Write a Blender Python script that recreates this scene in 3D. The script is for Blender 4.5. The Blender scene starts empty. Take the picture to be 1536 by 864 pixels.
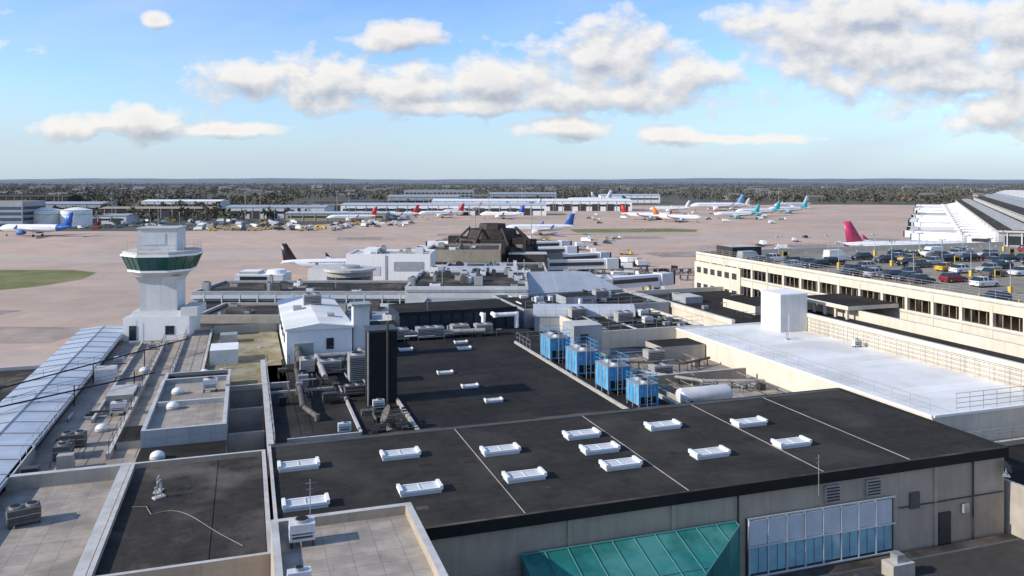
import bpy, math, random
import numpy as np
from mathutils import Vector
random.seed(7); rng=np.random.default_rng(7)
TH=math.radians(18.4); CT,ST=math.cos(TH),math.sin(TH)
def g2w(a,b): return (CT*a-ST*b, ST*a+CT*b)

# ------------------------------------------------------------ materials
def nn(nt,t,**k):
    n=nt.nodes.new(t)
    for a,b in k.items(): setattr(n,a,b)
    return n
def math_(nt,op,a,b=None,c=None,clamp=False):
    n=nn(nt,'ShaderNodeMath',operation=op); n.use_clamp=clamp
    for i,x in enumerate((a,b,c)):
        if x is None: continue
        if isinstance(x,(int,float)): n.inputs[i].default_value=x
        else: nt.links.new(x,n.inputs[i])
    return n.outputs[0]
def mixc(nt,f,a,b,mode='MIX'):
    n=nn(nt,'ShaderNodeMix',data_type='RGBA',blend_type=mode)
    for s,x in ((n.inputs[0],f),(n.inputs[6],a),(n.inputs[7],b)):
        if isinstance(x,(int,float)): s.default_value=x
        elif isinstance(x,tuple): s.default_value=(x[0],x[1],x[2],1)
        else: nt.links.new(x,s)
    return n.outputs[2]
MATS={}
def M(name,col,rough=.8,var=.18,scale=.6,col2=None,patch=.0,pscale=.08,metal=0,bump=0,lines=None,linecol=.6,linemode='top',streak=0,spec=.4,lw=.02,thr=.55):
    if name in MATS: return MATS[name]
    m=bpy.data.materials.new(name); m.use_nodes=True; nt=m.node_tree; L=nt.links
    bs=nt.nodes['Principled BSDF']
    tc=nn(nt,'ShaderNodeTexCoord'); co=tc.outputs['Object']
    n1=nn(nt,'ShaderNodeTexNoise'); n1.inputs['Scale'].default_value=scale; n1.inputs['Detail'].default_value=5; n1.inputs['Roughness'].default_value=.65
    L.new(co,n1.inputs['Vector'])
    f=math_(nt,'MULTIPLY_ADD',n1.outputs[0],2.4,-.7,clamp=True)
    c=mixc(nt,f,tuple(x*(1-var) for x in col),tuple(min(1,x*(1+var)) for x in col))
    if col2 is not None:
        n2=nn(nt,'ShaderNodeTexNoise'); n2.inputs['Scale'].default_value=pscale; n2.inputs['Detail'].default_value=6; n2.inputs['Roughness'].default_value=.6
        L.new(co,n2.inputs['Vector'])
        f2=math_(nt,'MULTIPLY',math_(nt,'MULTIPLY_ADD',n2.outputs[0],6,-6*thr+.5,clamp=True),patch)
        c=mixc(nt,f2,c,col2)
    sep=nn(nt,'ShaderNodeSeparateXYZ'); L.new(co,sep.inputs[0])
    if streak:
        cb=nn(nt,'ShaderNodeCombineXYZ'); L.new(math_(nt,'ADD',sep.outputs[0],sep.outputs[1]),cb.inputs[0])
        L.new(math_(nt,'MULTIPLY',sep.outputs[2],.12),cb.inputs[1])
        n3=nn(nt,'ShaderNodeTexNoise'); n3.inputs['Scale'].default_value=1.6; n3.inputs['Detail'].default_value=5; L.new(cb.outputs[0],n3.inputs['Vector'])
        f3=math_(nt,'MULTIPLY',math_(nt,'MULTIPLY_ADD',n3.outputs[0],3,-1.4,clamp=True),streak)
        c=mixc(nt,f3,c,tuple(x*.5 for x in col))
    if lines:
        bt=nn(nt,'ShaderNodeTexBrick'); bt.offset=.5 if linemode!='grid' else 0
        bt.inputs['Color1'].default_value=(1,1,1,1); bt.inputs['Color2'].default_value=(.87,.87,.87,1); bt.inputs['Mortar'].default_value=(linecol,)*3+(1,)
        bt.inputs['Scale'].default_value=1; bt.inputs['Mortar Size'].default_value=lw; bt.inputs['Brick Width'].default_value=lines[0]; bt.inputs['Row Height'].default_value=lines[1]
        bt.inputs['Mortar Smooth'].default_value=.2
        if linemode=='wall':
            cb=nn(nt,'ShaderNodeCombineXYZ'); L.new(math_(nt,'ADD',sep.outputs[0],sep.outputs[1]),cb.inputs[0]); L.new(sep.outputs[2],cb.inputs[1]); L.new(cb.outputs[0],bt.inputs['Vector'])
            bt.offset=0
        else: L.new(co,bt.inputs['Vector'])
        c=mixc(nt,1.0,c,bt.outputs[0],'MULTIPLY')
    L.new(c,bs.inputs['Base Color'])
    bs.inputs['Roughness'].default_value=rough; bs.inputs['Metallic'].default_value=metal
    bs.inputs['Specular IOR Level'].default_value=spec
    if bump:
        bp=nn(nt,'ShaderNodeBump'); bp.inputs['Strength'].default_value=bump; bp.inputs['Distance'].default_value=.05
        L.new(n1.outputs[0],bp.inputs['Height']); L.new(bp.outputs[0],bs.inputs['Normal'])
    MATS[name]=m; return m
felt=M('roof_felt',(.031,.029,.026),.95,.28,1.5,(.064,.058,.05),.75,.16,lines=(9,1.0),linecol=.72,lw=.02,bump=.3,spec=.15)
feltold=M('roof_felt_old',(.043,.038,.033),.95,.3,1.2,(.14,.12,.1),.8,.2,lines=(9,1.0),linecol=.8,bump=.3,spec=.15)
feltdk=M('roof_felt_dark',(.022,.021,.02),.95,.3,1.0,(.042,.039,.035),.7,.2,lines=(8,1.0),linecol=.8,spec=.15)
paver=M('roof_pavers',(.37,.32,.265),.9,.2,1.2,(.2,.175,.15),.7,.25,lines=(1.2,1.2),linecol=.7,linemode='grid',lw=.03)
conc=M('concrete',(.39,.355,.305),.9,.15,.8,(.28,.255,.22),.6,.3,streak=.4)
concw=M('concrete_wall',(.45,.37,.28),.9,.1,.7,(.35,.29,.23),.5,.3,streak=.35,lines=(3.375,3.0),linecol=.6,linemode='wall',lw=.015)
cream=M('cream_concrete',(.68,.6,.48),.9,.1,.8,(.5,.44,.35),.5,.2,streak=.4)
greywall=M('grey_cladding',(.34,.355,.37),.6,.1,.5,streak=.25,lines=(1.5,6),linecol=.75,linemode='wall',lw=.03)
lightwall=M('light_cladding',(.62,.62,.61),.55,.08,.5,streak=.2,lines=(2.0,6),linecol=.8,linemode='wall',lw=.03)
white=M('white_paint',(.8,.79,.77),.5,.05,2,streak=.15)
whiteroof=M('white_membrane',(.79,.78,.75),.7,.05,.5,(.62,.6,.55),.7,.15,lines=(20,2.0),linecol=.82,lw=.03)
silver=M('silver_roof',(.5,.52,.55),.28,.1,.4,(.38,.4,.43),.6,.25,lines=(30,.6),linecol=.75,lw=.03,spec=.7)
silver2=M('standing_seam_roof',(.38,.4,.43),.5,.1,.4,(.3,.32,.345),.5,.2,lines=(.6,40),linecol=.75,lw=.04,linemode='grid')
coping=M('coping',(.49,.475,.45),.7,.15,1.5,(.33,.315,.29),.6,.5)
navy=M('navy_cladding',(.02,.03,.055),.5,.15,.5,lines=(1.2,8),linecol=.6,linemode='wall',lw=.04)
black=M('black_paint',(.015,.015,.015),.7,.2,1,spec=.2)
darkmetal=M('dark_metal',(.06,.06,.06),.5,.2,2,metal=.3)
galv=M('galvanised_steel',(.4,.4,.4),.45,.15,3,(.26,.25,.24),.5,1,metal=.4)
duct=M('duct_metal',(.4,.385,.36),.55,.18,2,(.26,.23,.2),.6,.8,metal=.15)
brownduct=M('weathered_duct',(.09,.082,.074),.7,.25,2,(.17,.15,.13),.6,.8)
blue=M('blue_panel',(.06,.31,.58),.55,.2,2,(.2,.46,.66),.8,1.2,streak=.5,lines=(.5,10),linecol=.6,linemode='wall',lw=.03)
moss=M('moss_roof',(.22,.185,.1),.95,.3,1.0,(.34,.31,.23),.8,.25,bump=.4)
glass=M('dark_glass',(.02,.03,.035),.12,.2,1,spec=.8)
greenglass=M('tinted_green_glass',(.012,.085,.07),.15,.2,1,spec=.6)
teal=M('teal_glass',(.018,.15,.135),.35,.35,.8,(.08,.26,.24),.7,.3,spec=.4)
skyglass=M('pale_blue_glazing',(.27,.48,.55),.15,.2,.8,(.18,.34,.4),.7,.5,spec=.8)
panel=M('spandrel_panel',(.56,.58,.6),.5,.08,1,streak=.25)
tealframe=M('teal_frame',(.06,.2,.185),.5,.1,1)
brownrf=M('brown_roofing',(.045,.034,.028),.85,.3,.5,(.11,.085,.07),.6,.2,lines=(1.5,2),linecol=.6,linemode='wall',lw=.05)
tan=M('tan_cladding',(.33,.28,.21),.85,.15,.5,streak=.4)
tyre=M('tyre',(.02,.02,.02),.9,.1,1)
yellow=M('yellow_paint',(.6,.4,.06),.6,.15,1)
yline=M('yellow_marking',(.5,.36,.1),.8,.3,1)
wline=M('white_marking',(.5,.49,.46),.8,.3,1)
asphalt=M('asphalt',(.042,.04,.038),.9,.25,1,(.07,.066,.06),.6,.1)
redpave=M('red_paving',(.2,.085,.065),.9,.2,1,lines=(1,1),linecol=.7)
deckroof=M('car_park_deck',(.29,.255,.205),.9,.15,.5,(.18,.16,.13),.8,.06,lines=(8,8),linecol=.75,linemode='grid',lw=.05)
apronm=M('apron_concrete',(.55,.39,.295),.88,.08,.3,(.42,.32,.25),.8,.012,lines=(7.5,7.5),linecol=.86,linemode='grid',lw=.05,thr=.52)
apron2=M('apron_asphalt',(.44,.345,.28),.9,.12,.2,(.52,.41,.32),.7,.02)
stain=M('apron_stained',(.27,.22,.185),.95,.25,.15,(.46,.34,.26),.7,.06)
grassm=M('grass',(.14,.15,.04),.95,.3,.15,(.26,.22,.09),.7,.05)
fieldm=M('countryside',(.085,.085,.06),.95,.3,.002,(.13,.115,.08),.8,.0012)
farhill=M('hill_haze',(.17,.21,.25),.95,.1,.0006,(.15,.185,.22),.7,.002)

# ------------------------------------------------------------ mesh builder
class MB:
    def __init__(s): s.v=[];s.f=[];s.m=[];s.mats=[]
    def mi(s,m):
        if m not in s.mats: s.mats.append(m)
        return s.mats.index(m)
    def face(s,pts,m):
        i=len(s.v); s.v+= [tuple(p) for p in pts]; s.f.append(tuple(range(i,i+len(pts)))); s.m.append(s.mi(m))
    def prism(s,poly,z0,z1,m,top=None,poly2=None,bottom=True):
        n=len(poly); i=len(s.v); p2=poly2 or poly
        s.v+=[(x,y,z0) for x,y in poly]+[(x,y,z1) for x,y in p2]
        k=s.mi(m)
        for j in range(n):
            s.f.append((i+j,i+(j+1)%n,i+n+(j+1)%n,i+n+j)); s.m.append(k)
        s.f.append(tuple(i+n+j for j in range(n))); s.m.append(s.mi(top or m))
        if bottom: s.f.append(tuple(i+n-1-j for j in range(n))); s.m.append(k)
    def box(s,x0,x1,y0,y1,z0,z1,m,top=None): s.prism([(x0,y0),(x1,y0),(x1,y1),(x0,y1)],z0,z1,m,top)
    def cyl(s,cx,cy,z0,z1,r0,r1,m,n=20,top=None,rot=0):
        P=lambda r:[(cx+r*math.cos(rot+2*math.pi*j/n),cy+r*math.sin(rot+2*math.pi*j/n)) for j in range(n)]
        s.prism(P(r0),z0,z1,m,top,P(r1))
    def loft(s,rings,m,cap=True,mats=None):
        n=len(rings[0]); i=len(s.v)
        for r in rings: s.v+=[tuple(p) for p in r]
        for q in range(len(rings)-1):
            k=s.mi(mats[q] if mats else m)
            for j in range(n):
                s.f.append((i+q*n+j,i+q*n+(j+1)%n,i+(q+1)*n+(j+1)%n,i+(q+1)*n+j)); s.m.append(k)
        if cap:
            k=s.mi(m); s.f.append(tuple(i+n-1-j for j in range(n))); s.m.append(k)
            l=i+(len(rings)-1)*n; s.f.append(tuple(l+j for j in range(n))); s.m.append(k)
    def tube(s,p0,p1,r,m,n=8,r1=None):
        p0=Vector(p0);p1=Vector(p1);d=(p1-p0).normalized()
        u=d.cross(Vector((0,0,1)));
        if u.length<.01: u=Vector((1,0,0))
        u.normalize(); w=d.cross(u); r1=r if r1 is None else r1
        s.loft([[p+q*(u*math.cos(t)+w*math.sin(t)) for t in [2*math.pi*j/n for j in range(n)]] for p,q in ((p0,r),(p1,r1))],m)
    def path(s,pts,r,m,n=8):
        for a,b in zip(pts[:-1],pts[1:]): s.tube(a,b,r,m,n)
    def rail(s,pts,m,h=1.1,step=2.0,r=.03,bars=2):
        for a,b in zip(pts[:-1],pts[1:]):
            a=Vector(a);b=Vector(b);L=(b-a).length;k=max(1,int(L/step))
            for i in range(k+1):
                p=a.lerp(b,i/k); s.tube(p,p+Vector((0,0,h)),r,m,4)
            for q in range(bars):
                o=Vector((0,0,h*(q+1)/bars-.02)); s.tube(a+o,b+o,r,m,4)
    def roofed(s,x0,x1,y0,y1,z0,z,wall,roof,ph=.4,pw=.3,cop=None):
        s.box(x0,x1,y0,y1,z0,z,wall,roof)
        if ph>0:
            c=cop or wall
            s.box(x0,x1,y0-.003,y0+pw,z+.002,z+ph,wall,c); s.box(x0,x1,y1-pw,y1+.003,z+.002,z+ph,wall,c)
            s.box(x0-.003,x0+pw,y0+pw,y1-pw,z+.002,z+ph,wall,c); s.box(x1-pw,x1+.003,y0+pw,y1-pw,z+.002,z+ph,wall,c)
    def finish(s,name,loc=(0,0,0),rz=0,smooth=False,mesh_only=False,bevel=0):
        me=bpy.data.meshes.new(name); me.from_pydata(s.v,[],s.f)
        for m in s.mats: me.materials.append(m)
        me.polygons.foreach_set('material_index',s.m)
        if smooth: me.polygons.foreach_set('use_smooth',[len(f)==4 for f in s.f])
        me.update()
        if mesh_only: return me
        return inst(me,name,loc,rz,bevel)
def inst(me,name,loc,rz=0,bevel=0):
    o=bpy.data.objects.new(name,me); bpy.context.scene.collection.objects.link(o); o.location=loc; o.rotation_euler=(0,0,rz)
    if bevel:
        b=o.modifiers.new('bev','BEVEL'); b.width=bevel; b.segments=2; b.limit_method='ANGLE'
    return o
def gi(me,name,a,b,z,rz=0,bevel=0):
    x,y=g2w(a,b); return inst(me,name,(x,y,z),TH+rz,bevel)

# ------------------------------------------------------------ ground
m=MB(); m.face([(-40000,-3000,-.06),(40000,-3000,-.06),(40000,45000,-.06),(-40000,45000,-.06)],fieldm); m.finish('ground')
m=MB(); ap=[(-900,-60),(750,-60),(750,930),(420,1010),(60,960),(-60,760),(-130,560),(-200,485),(-900,470)]
m.face([(x,y,0) for x,y in ap],apronm); m.finish('airport_apron')
def sheet(name,poly,z,mat):
    m=MB(); m.face([(x,y,z) for x,y in poly],mat); return m.finish(name)
sheet('grass_verge',[(-420,212),(-150,218),(-138,232),(-134,250),(-139,268),(-152,276),(-420,279)],.006,grassm)
sheet('grass_verge',[(38,470),(110,478),(116,500),(100,512),(36,505)],.006,grassm)
sheet('grass_verge',[(-900,475),(-220,490),(-150,570),(-80,770),(50,975),(400,1030),(750,960),(1500,1300),(-1500,1300)],.004,fieldm)
sheet('taxiway',[(-900,300),(-160,296),(-40,330),(30,372),(20,398),(-60,372),(-165,338),(-900,345)],.008,apron2)
sheet('taxiway',[(30,372),(140,420),(330,440),(750,470),(750,520),(300,480),(120,452),(20,398)],.008,apron2)
sheet('service_road',[(-900,128),(-70,128),(-58,140),(-50,210),(-66,212),(-74,146),(-900,146)],.008,apron2)
sheet('aircraft_stand',[(-130,150),(-88,152),(-86,168),(-128,170)],.012,stain)
sheet('aircraft_stand',[(-150,180),(-118,182),(-116,190),(-148,191)],.012,stain)
for (x,y) in ((30,300),(60,320),(95,300),(130,360),(180,400),(60,420),(-40,440),(-90,410)):
    sheet('aircraft_stand',[(x,y),(x+22,y+3),(x+20,y+26),(x-4,y+22)],.012,stain)
m=MB()
def line(p,q,w,mat,z=.016):
    p=Vector((*p,z));q=Vector((*q,z));d=(q-p).normalized();n=Vector((-d.y,d.x,0))*w/2
    m.face([p-n,q-n,q+n,p+n],mat)
for i in range(12): line((-180+i*34,392+abs(i-5)*3),(-150+i*34,520),.3,yline)
for i in range(9): line((60+i*45,560),(60+i*45,760),.4,yline)
for P in ([(-900,322),(-165,317),(-50,352),(24,385),(130,436),(320,460),(750,495)],[(-900,205),(-120,200),(-60,260)],[(30,260),(60,330),(90,420)]):
    for p,q in zip(P[:-1],P[1:]): line(p,q,.4,yline)
for i in range(10): line((25+i*12,235),(40+i*12,300),.25,wline)
line((22,232),(200,236),.3,wline)
m.finish('apron_marking')

# ------------------------------------------------------------ main terminal (grid aligned)
m=MB()
m.box(1.5,51,42.8,59.6,0,12,concw,felt)
m.box(1.35,51.15,42.55,42.797,11.45,12.12,black,feltold); m.box(51.003,51.2,42.8,59.6,11.45,12.12,black)
m.box(1.5,51,59.35,59.62,12.002,12.14,conc,feltold); m.box(1.5,1.68,42.85,59.3,12.002,12.16,conc,coping)
for a in (15.1,25.7,35.7,42.8): m.box(a-.025,a+.025,42.9,59.3,12.002,12.03,conc)
for i in range(14):
    a=random.uniform(3,50);b=random.uniform(44,58.5); m.box(a-random.uniform(.2,.9),a+.3,b-random.uniform(.1,.4),b+.2,12.002,12.006+.001*i,feltdk if i%2 else feltold)
for a in np.arange(17.75,51,6.75):
    if not 29<a<41.5: m.box(a-.15,a+.15,42.7,42.797,6,11.4,concw)
m.box(29.6,41,42.62,42.79,6.3,9.85,darkmetal)
for i in range(8):
    a=29.7+i*1.4
    m.box(a+.06,a+1.32,42.56,42.618,8.2,9.75,panel); m.box(a+.06,a+1.32,42.59,42.618,6.45,8.08,skyglass)
    m.box(a-.04,a+.04,42.5,42.619,6.3,9.85,panel); m.box(a+.68,a+.7,42.57,42.589,6.45,8.08,darkmetal)
m.box(29.6,41.1,42.5,42.555,9.85,9.95,panel); m.box(29.6,41.1,42.48,42.555,6.22,6.32,panel); m.box(29.6,41.1,42.49,42.555,8.09,8.18,panel)
for a in (36.1,39.4): 
    m.box(a-.6,a+.6,42.6,42.797,10.1,11.2,galv)
    for q in range(5): m.box(a-.5,a+.5,42.57,42.6,10.2+q*.2,10.3+q*.2,darkmetal)
m.box(42.5,43.3,42.66,42.79,8.8,9.9,brownduct); m.box(45,46,42.66,42.79,6,8.2,darkmetal); m.box(47,47.5,42.5,42.79,8,8.6,galv)
m.tube((29,42.68,6),(29,42.68,11.4),.06,darkmetal);m.tube((48,42.68,6),(48,42.68,11.4),.06,darkmetal);m.tube((41.6,42.7,9.0),(50.8,42.7,9.0),.04,darkmetal,6)
m.finish('terminal_building',rz=TH)
s=MB(); s.box(-1.25,1.25,-.52,.52,0,.22,panel); 
s.box(-1.3,1.3,-.57,-.47,.2,.34,white); s.box(-1.3,1.3,.47,.57,.2,.34,white)
s.box(-1.33,-1.13,-.575,.575,.2,.44,white); s.box(1.13,1.33,-.575,.575,.2,.44,white)
s.box(-1.13,1.13,-.47,.47,.2,.27,lightwall); s.box(-.03,.03,-.47,.47,.27,.31,panel)
sky_me=s.finish('skylight',mesh_only=True)
for i in range(6):
    gi(sky_me,'skylight',3.3+i*6.75,48+random.uniform(-.05,.05),12.003,random.uniform(-.01,.01))
    gi(sky_me,'skylight',3.3+i*6.75,54.5+(-1.4 if i in(2,5) else 0),12.003,random.uniform(-.01,.01))
gi(sky_me,'skylight',23.5,51.2,12.003)
m=MB()
def zr(b): return 8.0+(b-36)*.29
Lx=[14.7+i*1.4 for i in range(11)]
def bend(a): return max(35.5, 35.5+(a-19.5)*.72)
for x0,x1 in zip(Lx[:-1],Lx[1:]):
    e0,e1=bend(x0),bend(x1)
    m.face([(x0,e0,zr(e0)),(x1,e1,zr(e1)),(x1,42.5,zr(42.5)),(x0,42.5,zr(42.5))],teal)
    m.face([(x0,e0,6),(x1,e1,6),(x1,e1,zr(e1)-.02),(x0,e0,zr(e0)-.02)],teal)
for x in Lx:
    e=bend(x); m.tube((x,e,zr(e)+.03),(x,42.5,zr(42.5)+.03),.035,tealframe,6); m.tube((x,e,6),(x,e,zr(e)),.05,tealframe,6)
for x0,x1 in zip(Lx[:-1],Lx[1:]): m.tube((x0,bend(x0),zr(bend(x0))+.03),(x1,bend(x1),zr(bend(x1))+.03),.05,tealframe,6)
m.tube((Lx[0],42.5,zr(42.5)+.03),(Lx[-1],42.5,zr(42.5)+.03),.06,tealframe,6); m.tube((Lx[0],39.5,zr(39.5)+.03),(25,39.5,zr(39.5)+.03),.03,tealframe,6)
m.face([(14.68,35.5,6),(14.68,42.5,6),(14.68,42.5,zr(42.5)),(14.68,35.5,zr(35.5))],teal)
m.finish('glass_entrance_canopy',rz=TH)
m=MB(); m.roofed(1.2,8.4,18,42.5,0,13.2,concw,paver,.5,.35,coping); m.box(8.404,8.9,18,42.3,12.2,12.6,coping)
m.finish('terminal_wing',rz=TH)
m=MB(); m.roofed(-7.3,1.3,42.6,59.2,0,11.6,concw,feltold,.35,.25,coping)
m.box(-1.93,-1.82,42.9,58.9,11.602,11.63,feltold); m.box(1.0,1.1,42.9,58.9,11.602,11.9,feltdk)
m.box(-7.3,-1.35,59.204,64,0,11.4,conc,feltdk)
m.roofed(-7.3,-1.4,64,80,0,12.2,greywall,paver,.45,.3,coping); m.box(-6.9,-1.8,71.9,72.2,12.2,12.6,coping)
m.roofed(-7.3,-1.4,80.2,84,0,12.0,conc,feltdk,.3,.25,coping)
m.finish('terminal_wing',rz=TH)
m=MB(); pts=[(-5.2+.28*i,50.5+.5*math.sin(i*.35)-.018*i*i,11.64) for i in range(19)]
m.path(pts,.015,conc,5); m.path([(-6.4,52,11.66),(-5.6,51.8,11.66),(-5.2,50.5,11.66)],.015,conc,5); m.finish('roof_cable',rz=TH)
m=MB(); m.box(-1.4,1.5,59.7,80,0,8,conc,feltdk); m.box(-1.3,1.4,66,66.3,8,11.2,conc); m.box(-1.3,1.4,73,73.3,8,11.2,conc); m.finish('light_well',rz=TH)
m=MB()
m.box(-14.9,-7.4,30,112,0,10.8,conc,paver)
m.box(-14.8,-7.4,59.6,60.1,10.802,11.7,conc,coping); m.box(-14.9,-14.5,60.2,66,10.802,11.7,conc,coping)
m.box(-8.0,-7.42,42.6,59.5,10.802,11.75,conc,coping)
m.box(-9.6,-9.3,64,108,10.802,11.25,conc,coping); m.box(-12.2,-12.0,74,108,10.802,11.15,conc,coping)
m.box(-9.2,-7.45,66,70,10.802,11.4,conc,feltdk); m.box(-12,-9.7,80,84,10.802,11.5,conc,coping)
m.box(-14.2,-12.4,88,90,10.802,12.2,lightwall,coping)
m.roofed(-7.3,-4.1,84.2,112,0,11.2,conc,paver,.3,.25,coping)
m.finish('terminal_wing',rz=TH)
m=MB(); m.box(-4,3.9,80.2,112,0,11,conc,moss); m.box(-4,4,80.1,80.4,11,11.5,conc,coping)
m.box(-3.7,-.8,92,96,11.002,12.6,lightwall,white); m.box(-3.9,3.9,110.5,110.9,11,12,conc,coping); m.box(-3,-1,104,106,11,12,galv)
m.finish('terminal_wing',rz=TH)
m=MB(); 
m.box(-19.9,-15.1,25,115.6,0,11.2,greywall,silver)
for i in range(45):
    b=26+i*2.0; m.box(-15.097,-15.03,b+.1,b+1.8,10.85,11.15,glass)
m.loft([[(-20.2,b,11.2),(-14.8,b,11.2),(-14.8,b,11.75),(-17.5,b,12.0),(-20.2,b,11.75)] for b in (24.9,115.8)],silver)
m.box(-14.78,-14.6,25,115.5,11.45,11.7,galv)
for b in np.arange(27,115,3): 
    m.tube((-20.2,b,11.78),(-17.5,b,12.03),.035,galv,4); m.tube((-17.5,b,12.03),(-14.8,b,11.78),.035,galv,4)
m.tube((-17.5,25,12.02),(-17.5,115.7,12.02),.06,galv,6)
m.finish('pier_building',rz=TH)
m=MB(); m.roofed(-52,-21,92,112,0,7.8,lightwall,feltold,.4,.3,coping); m.box(-50,-22,91.9,91.99,3.5,6,glass); m.box(-50,-22,91.8,91.89,6.6,7.2,navy)
m.box(-34,-28,96,104,7.8,9,galv)
m.finish('pier_building',rz=TH)
m=MB(); m.roofed(-60,-20.3,60,84,0,6,greywall,paver,.4,.3,coping); m.box(-60,-21,84.01,84.05,2,4.5,glass); m.finish('pier_building',rz=TH)
m=MB()
for p,q in (((-21.5,80,12.6),(-6.3,100,12.6)),((-21.5,74,12.3),(-8.6,86,12.0))):
    m.tube(p,q,.07,black,6); m.rail([Vector(p)+Vector((0,.4,.0)),Vector(q)+Vector((0,.4,.0))],black,.6,1.8,.013)
for p in ((-14.5,89.2),(-10.4,94.6),(-14.6,80.4),(-10.2,84.6)): m.tube((p[0],p[1],10.8),(p[0],p[1],12.6),.05,black,6)
m.finish('pipe_bridge',rz=TH)
m=MB()
m.box(1.6,13,59.7,90,0,11,conc,felt); m.box(13,36,59.7,103,0,11,conc,feltdk)
m.box(1.5,1.95,59.8,90,11.002,11.7,conc,coping); m.box(12.8,13.05,60,74,11.002,11.3,conc,coping)
m.box(31.2,31.45,60,93,11.002,11.25,conc,coping); m.box(2,31,59.75,59.95,11.002,11.6,conc,feltold)
m.box(2,12.8,78,78.2,11.002,11.2,coping)
m.box(3,8.6,63.2,63.4,11.002,11.25,coping);m.box(8.5,8.7,63.4,74,11.002,11.25,coping)
for b in (70,80,90): m.box(13.2,31.1,b,b+.04,11.002,11.02,feltold)
m.finish('plant_room_roof',rz=TH)
for a,b in ((17.8,93),(24.5,91.5),(19.5,80.5),(20.5,74.5),(21.2,69),(25,95),(13.9,89)):
    o=gi(sky_me,'skylight',a,b,11.003); o.scale=(.62,.62,.7)
m=MB()
m.box(19,35,103.5,112,0,13.6,navy,feltdk); m.box(18.9,35.1,103.3,103.5,13.3,13.75,black,feltold); m.box(10,19,100,108,0,12,conc,feltdk)
for a in np.arange(20,35,1.5): m.box(a,a+.12,103.3,103.48,11,13.2,black)
m.finish('plant_room',rz=TH)
m=MB(); m.box(4.2,11.2,90,112,0,14.6,white,whiteroof)
m.loft([[(4,b,14.6),(11.4,b,14.6),(11.4,b,14.8),(7.7,b,15.3),(4,b,14.8)] for b in (89.8,112.2)],whiteroof)
m.box(5,7,89.9,89.98,11.2,13.2,greywall); m.box(8.4,9.2,89.9,89.98,12.4,13.6,glass)
for b in (94,98,102,106): m.box(4.1,4.19,b,b+1.4,12.6,13.6,glass)
m.box(5.5,6.5,101,102.4,15,15.5,galv); m.box(9,9.8,95,96.2,15,15.4,galv)
m.finish('plant_room',rz=TH)
def ahu(w,d,h,mat,fans=1,legs=.3):
    s=MB(); s.box(-w/2,w/2,-d/2,d/2,legs,h,mat)
    for x in(-w/2+.1,w/2-.1):
        for y in(-d/2+.1,d/2-.1): s.box(x-.06,x+.06,y-.06,y+.06,0,legs,darkmetal)
    for q in range(max(2,int((h-legs-.3)/.18))): s.box(-w/2+.12,w/2-.12,-d/2-.025,-d/2,legs+.15+q*.18,legs+.24+q*.18,darkmetal)
    for q in range(fans):
        cx=-w/2+w*(q+.5)/fans; r=min(w/fans,d)*.38
        s.cyl(cx,0,h,h+.14,r,r,galv,16); s.cyl(cx,0,h+.14,h+.16,r*.85,r*.85,black,16)
    s.box(-w/2-.02,w/2+.02,-d/2-.03,d/2+.03,h*.62,h*.62+.04,galv)
    return s.finish('air_conditioning_unit',mesh_only=True)
A1=ahu(2.2,1.4,1.5,duct,2); A2=ahu(1.2,.9,1.1,lightwall,1); A3=ahu(1.7,1.7,2.9,duct,1,.4); A4=ahu(3.4,1.8,1.5,galv,3); A5=ahu(1.0,.5,.8,panel,1,.15); A6=ahu(1.7,1.1,1.0,brownduct,2,.2)
for me,a,b,z,r in ((A3,10.4,79.5,11,0),(A1,8.2,84,11,.0),(A1,6,85.5,11,1.57),(A6,9.5,75,11,0),(A5,7.4,64.2,11,0),(A5,11,70,11,0),(A6,-12.4,68,10.8,0),(A6,-12.6,65.6,10.8,1.57),
    (A6,-12.4,53.7,10.8,.3),(A2,-10.4,76,10.8,0),(A5,-13.2,97,10.8,0),(A2,2.6,40.4,13.2,0),(A5,3.2,32.2,13.2,0),(A5,2.2,36,13.2,0),(A5,-10.6,104,10.8,0),
    (A4,17.5,99,11,0),(A4,22,99,11,0),(A1,26,99.5,11,0),(A1,29,99,11,0),(A1,45,83,9.8,0),(A2,44,62.3,9.8,0),(A2,45.6,62,9.8,0),(A2,47.5,61.7,9.8,0),(A1,42,76,9.8,.0),
    (A1,47.5,96,12,0),(A2,50,94,12,0),(A2,52,99,12,0),(A1,43,101,12,0),(A2,41.5,112,12.5,0),(A1,52,113,12.5,0),(A1,8,104.5,15.0,0),(A5,66,74,12,0),(A2,-3,76,12.2,0)):
    gi(me,'air_conditioning_unit',a,b,z+.003,r)
m=MB(); m.box(10.4,12.9,71.5,74,11,17.4,black); m.box(10.3,13,71.4,74.1,17.4,17.6,darkmetal); m.tube((10.3,71.3,11),(10.3,71.3,17.5),.07,galv,6); m.tube((12,71.3,11),(12,71.3,18.3),.12,darkmetal,8)
m.finish('flue_tower',rz=TH)
m=MB(); m.box(11.4,13.2,90.4,92.2,11,16.9,lightwall,coping); m.box(11.2,13.4,90.2,92.4,16.9,17.1,galv); m.finish('flue_tower',rz=TH)
def ductrun(name,pts,r,mat,n=12,leg=None):
    m=MB(); m.path(pts,r,mat,n)
    for p in pts[1:-1]:
        m.tube(Vector(p)-Vector((0,0,r*.9)),Vector(p)+Vector((0,0,r*.9)),r*1.05,mat,n)
    for a,b in zip(pts[:-1],pts[1:]):
        a=Vector(a);b=Vector(b);L=(b-a).length;d=(b-a).normalized()
        for i in range(1,int(L/1.5)+1):
            p=a+d*(i*1.5); 
            if i*1.5<L-.05: m.tube(p-d*.03,p+d*.03,r*1.1,mat,n)
            if leg is not None and abs(d.z)<.3: m.box(p.x-.05,p.x+.05,p.y-.05,p.y+.05,leg,p.z-r,darkmetal)
    return m.finish(name,rz=TH)
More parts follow.
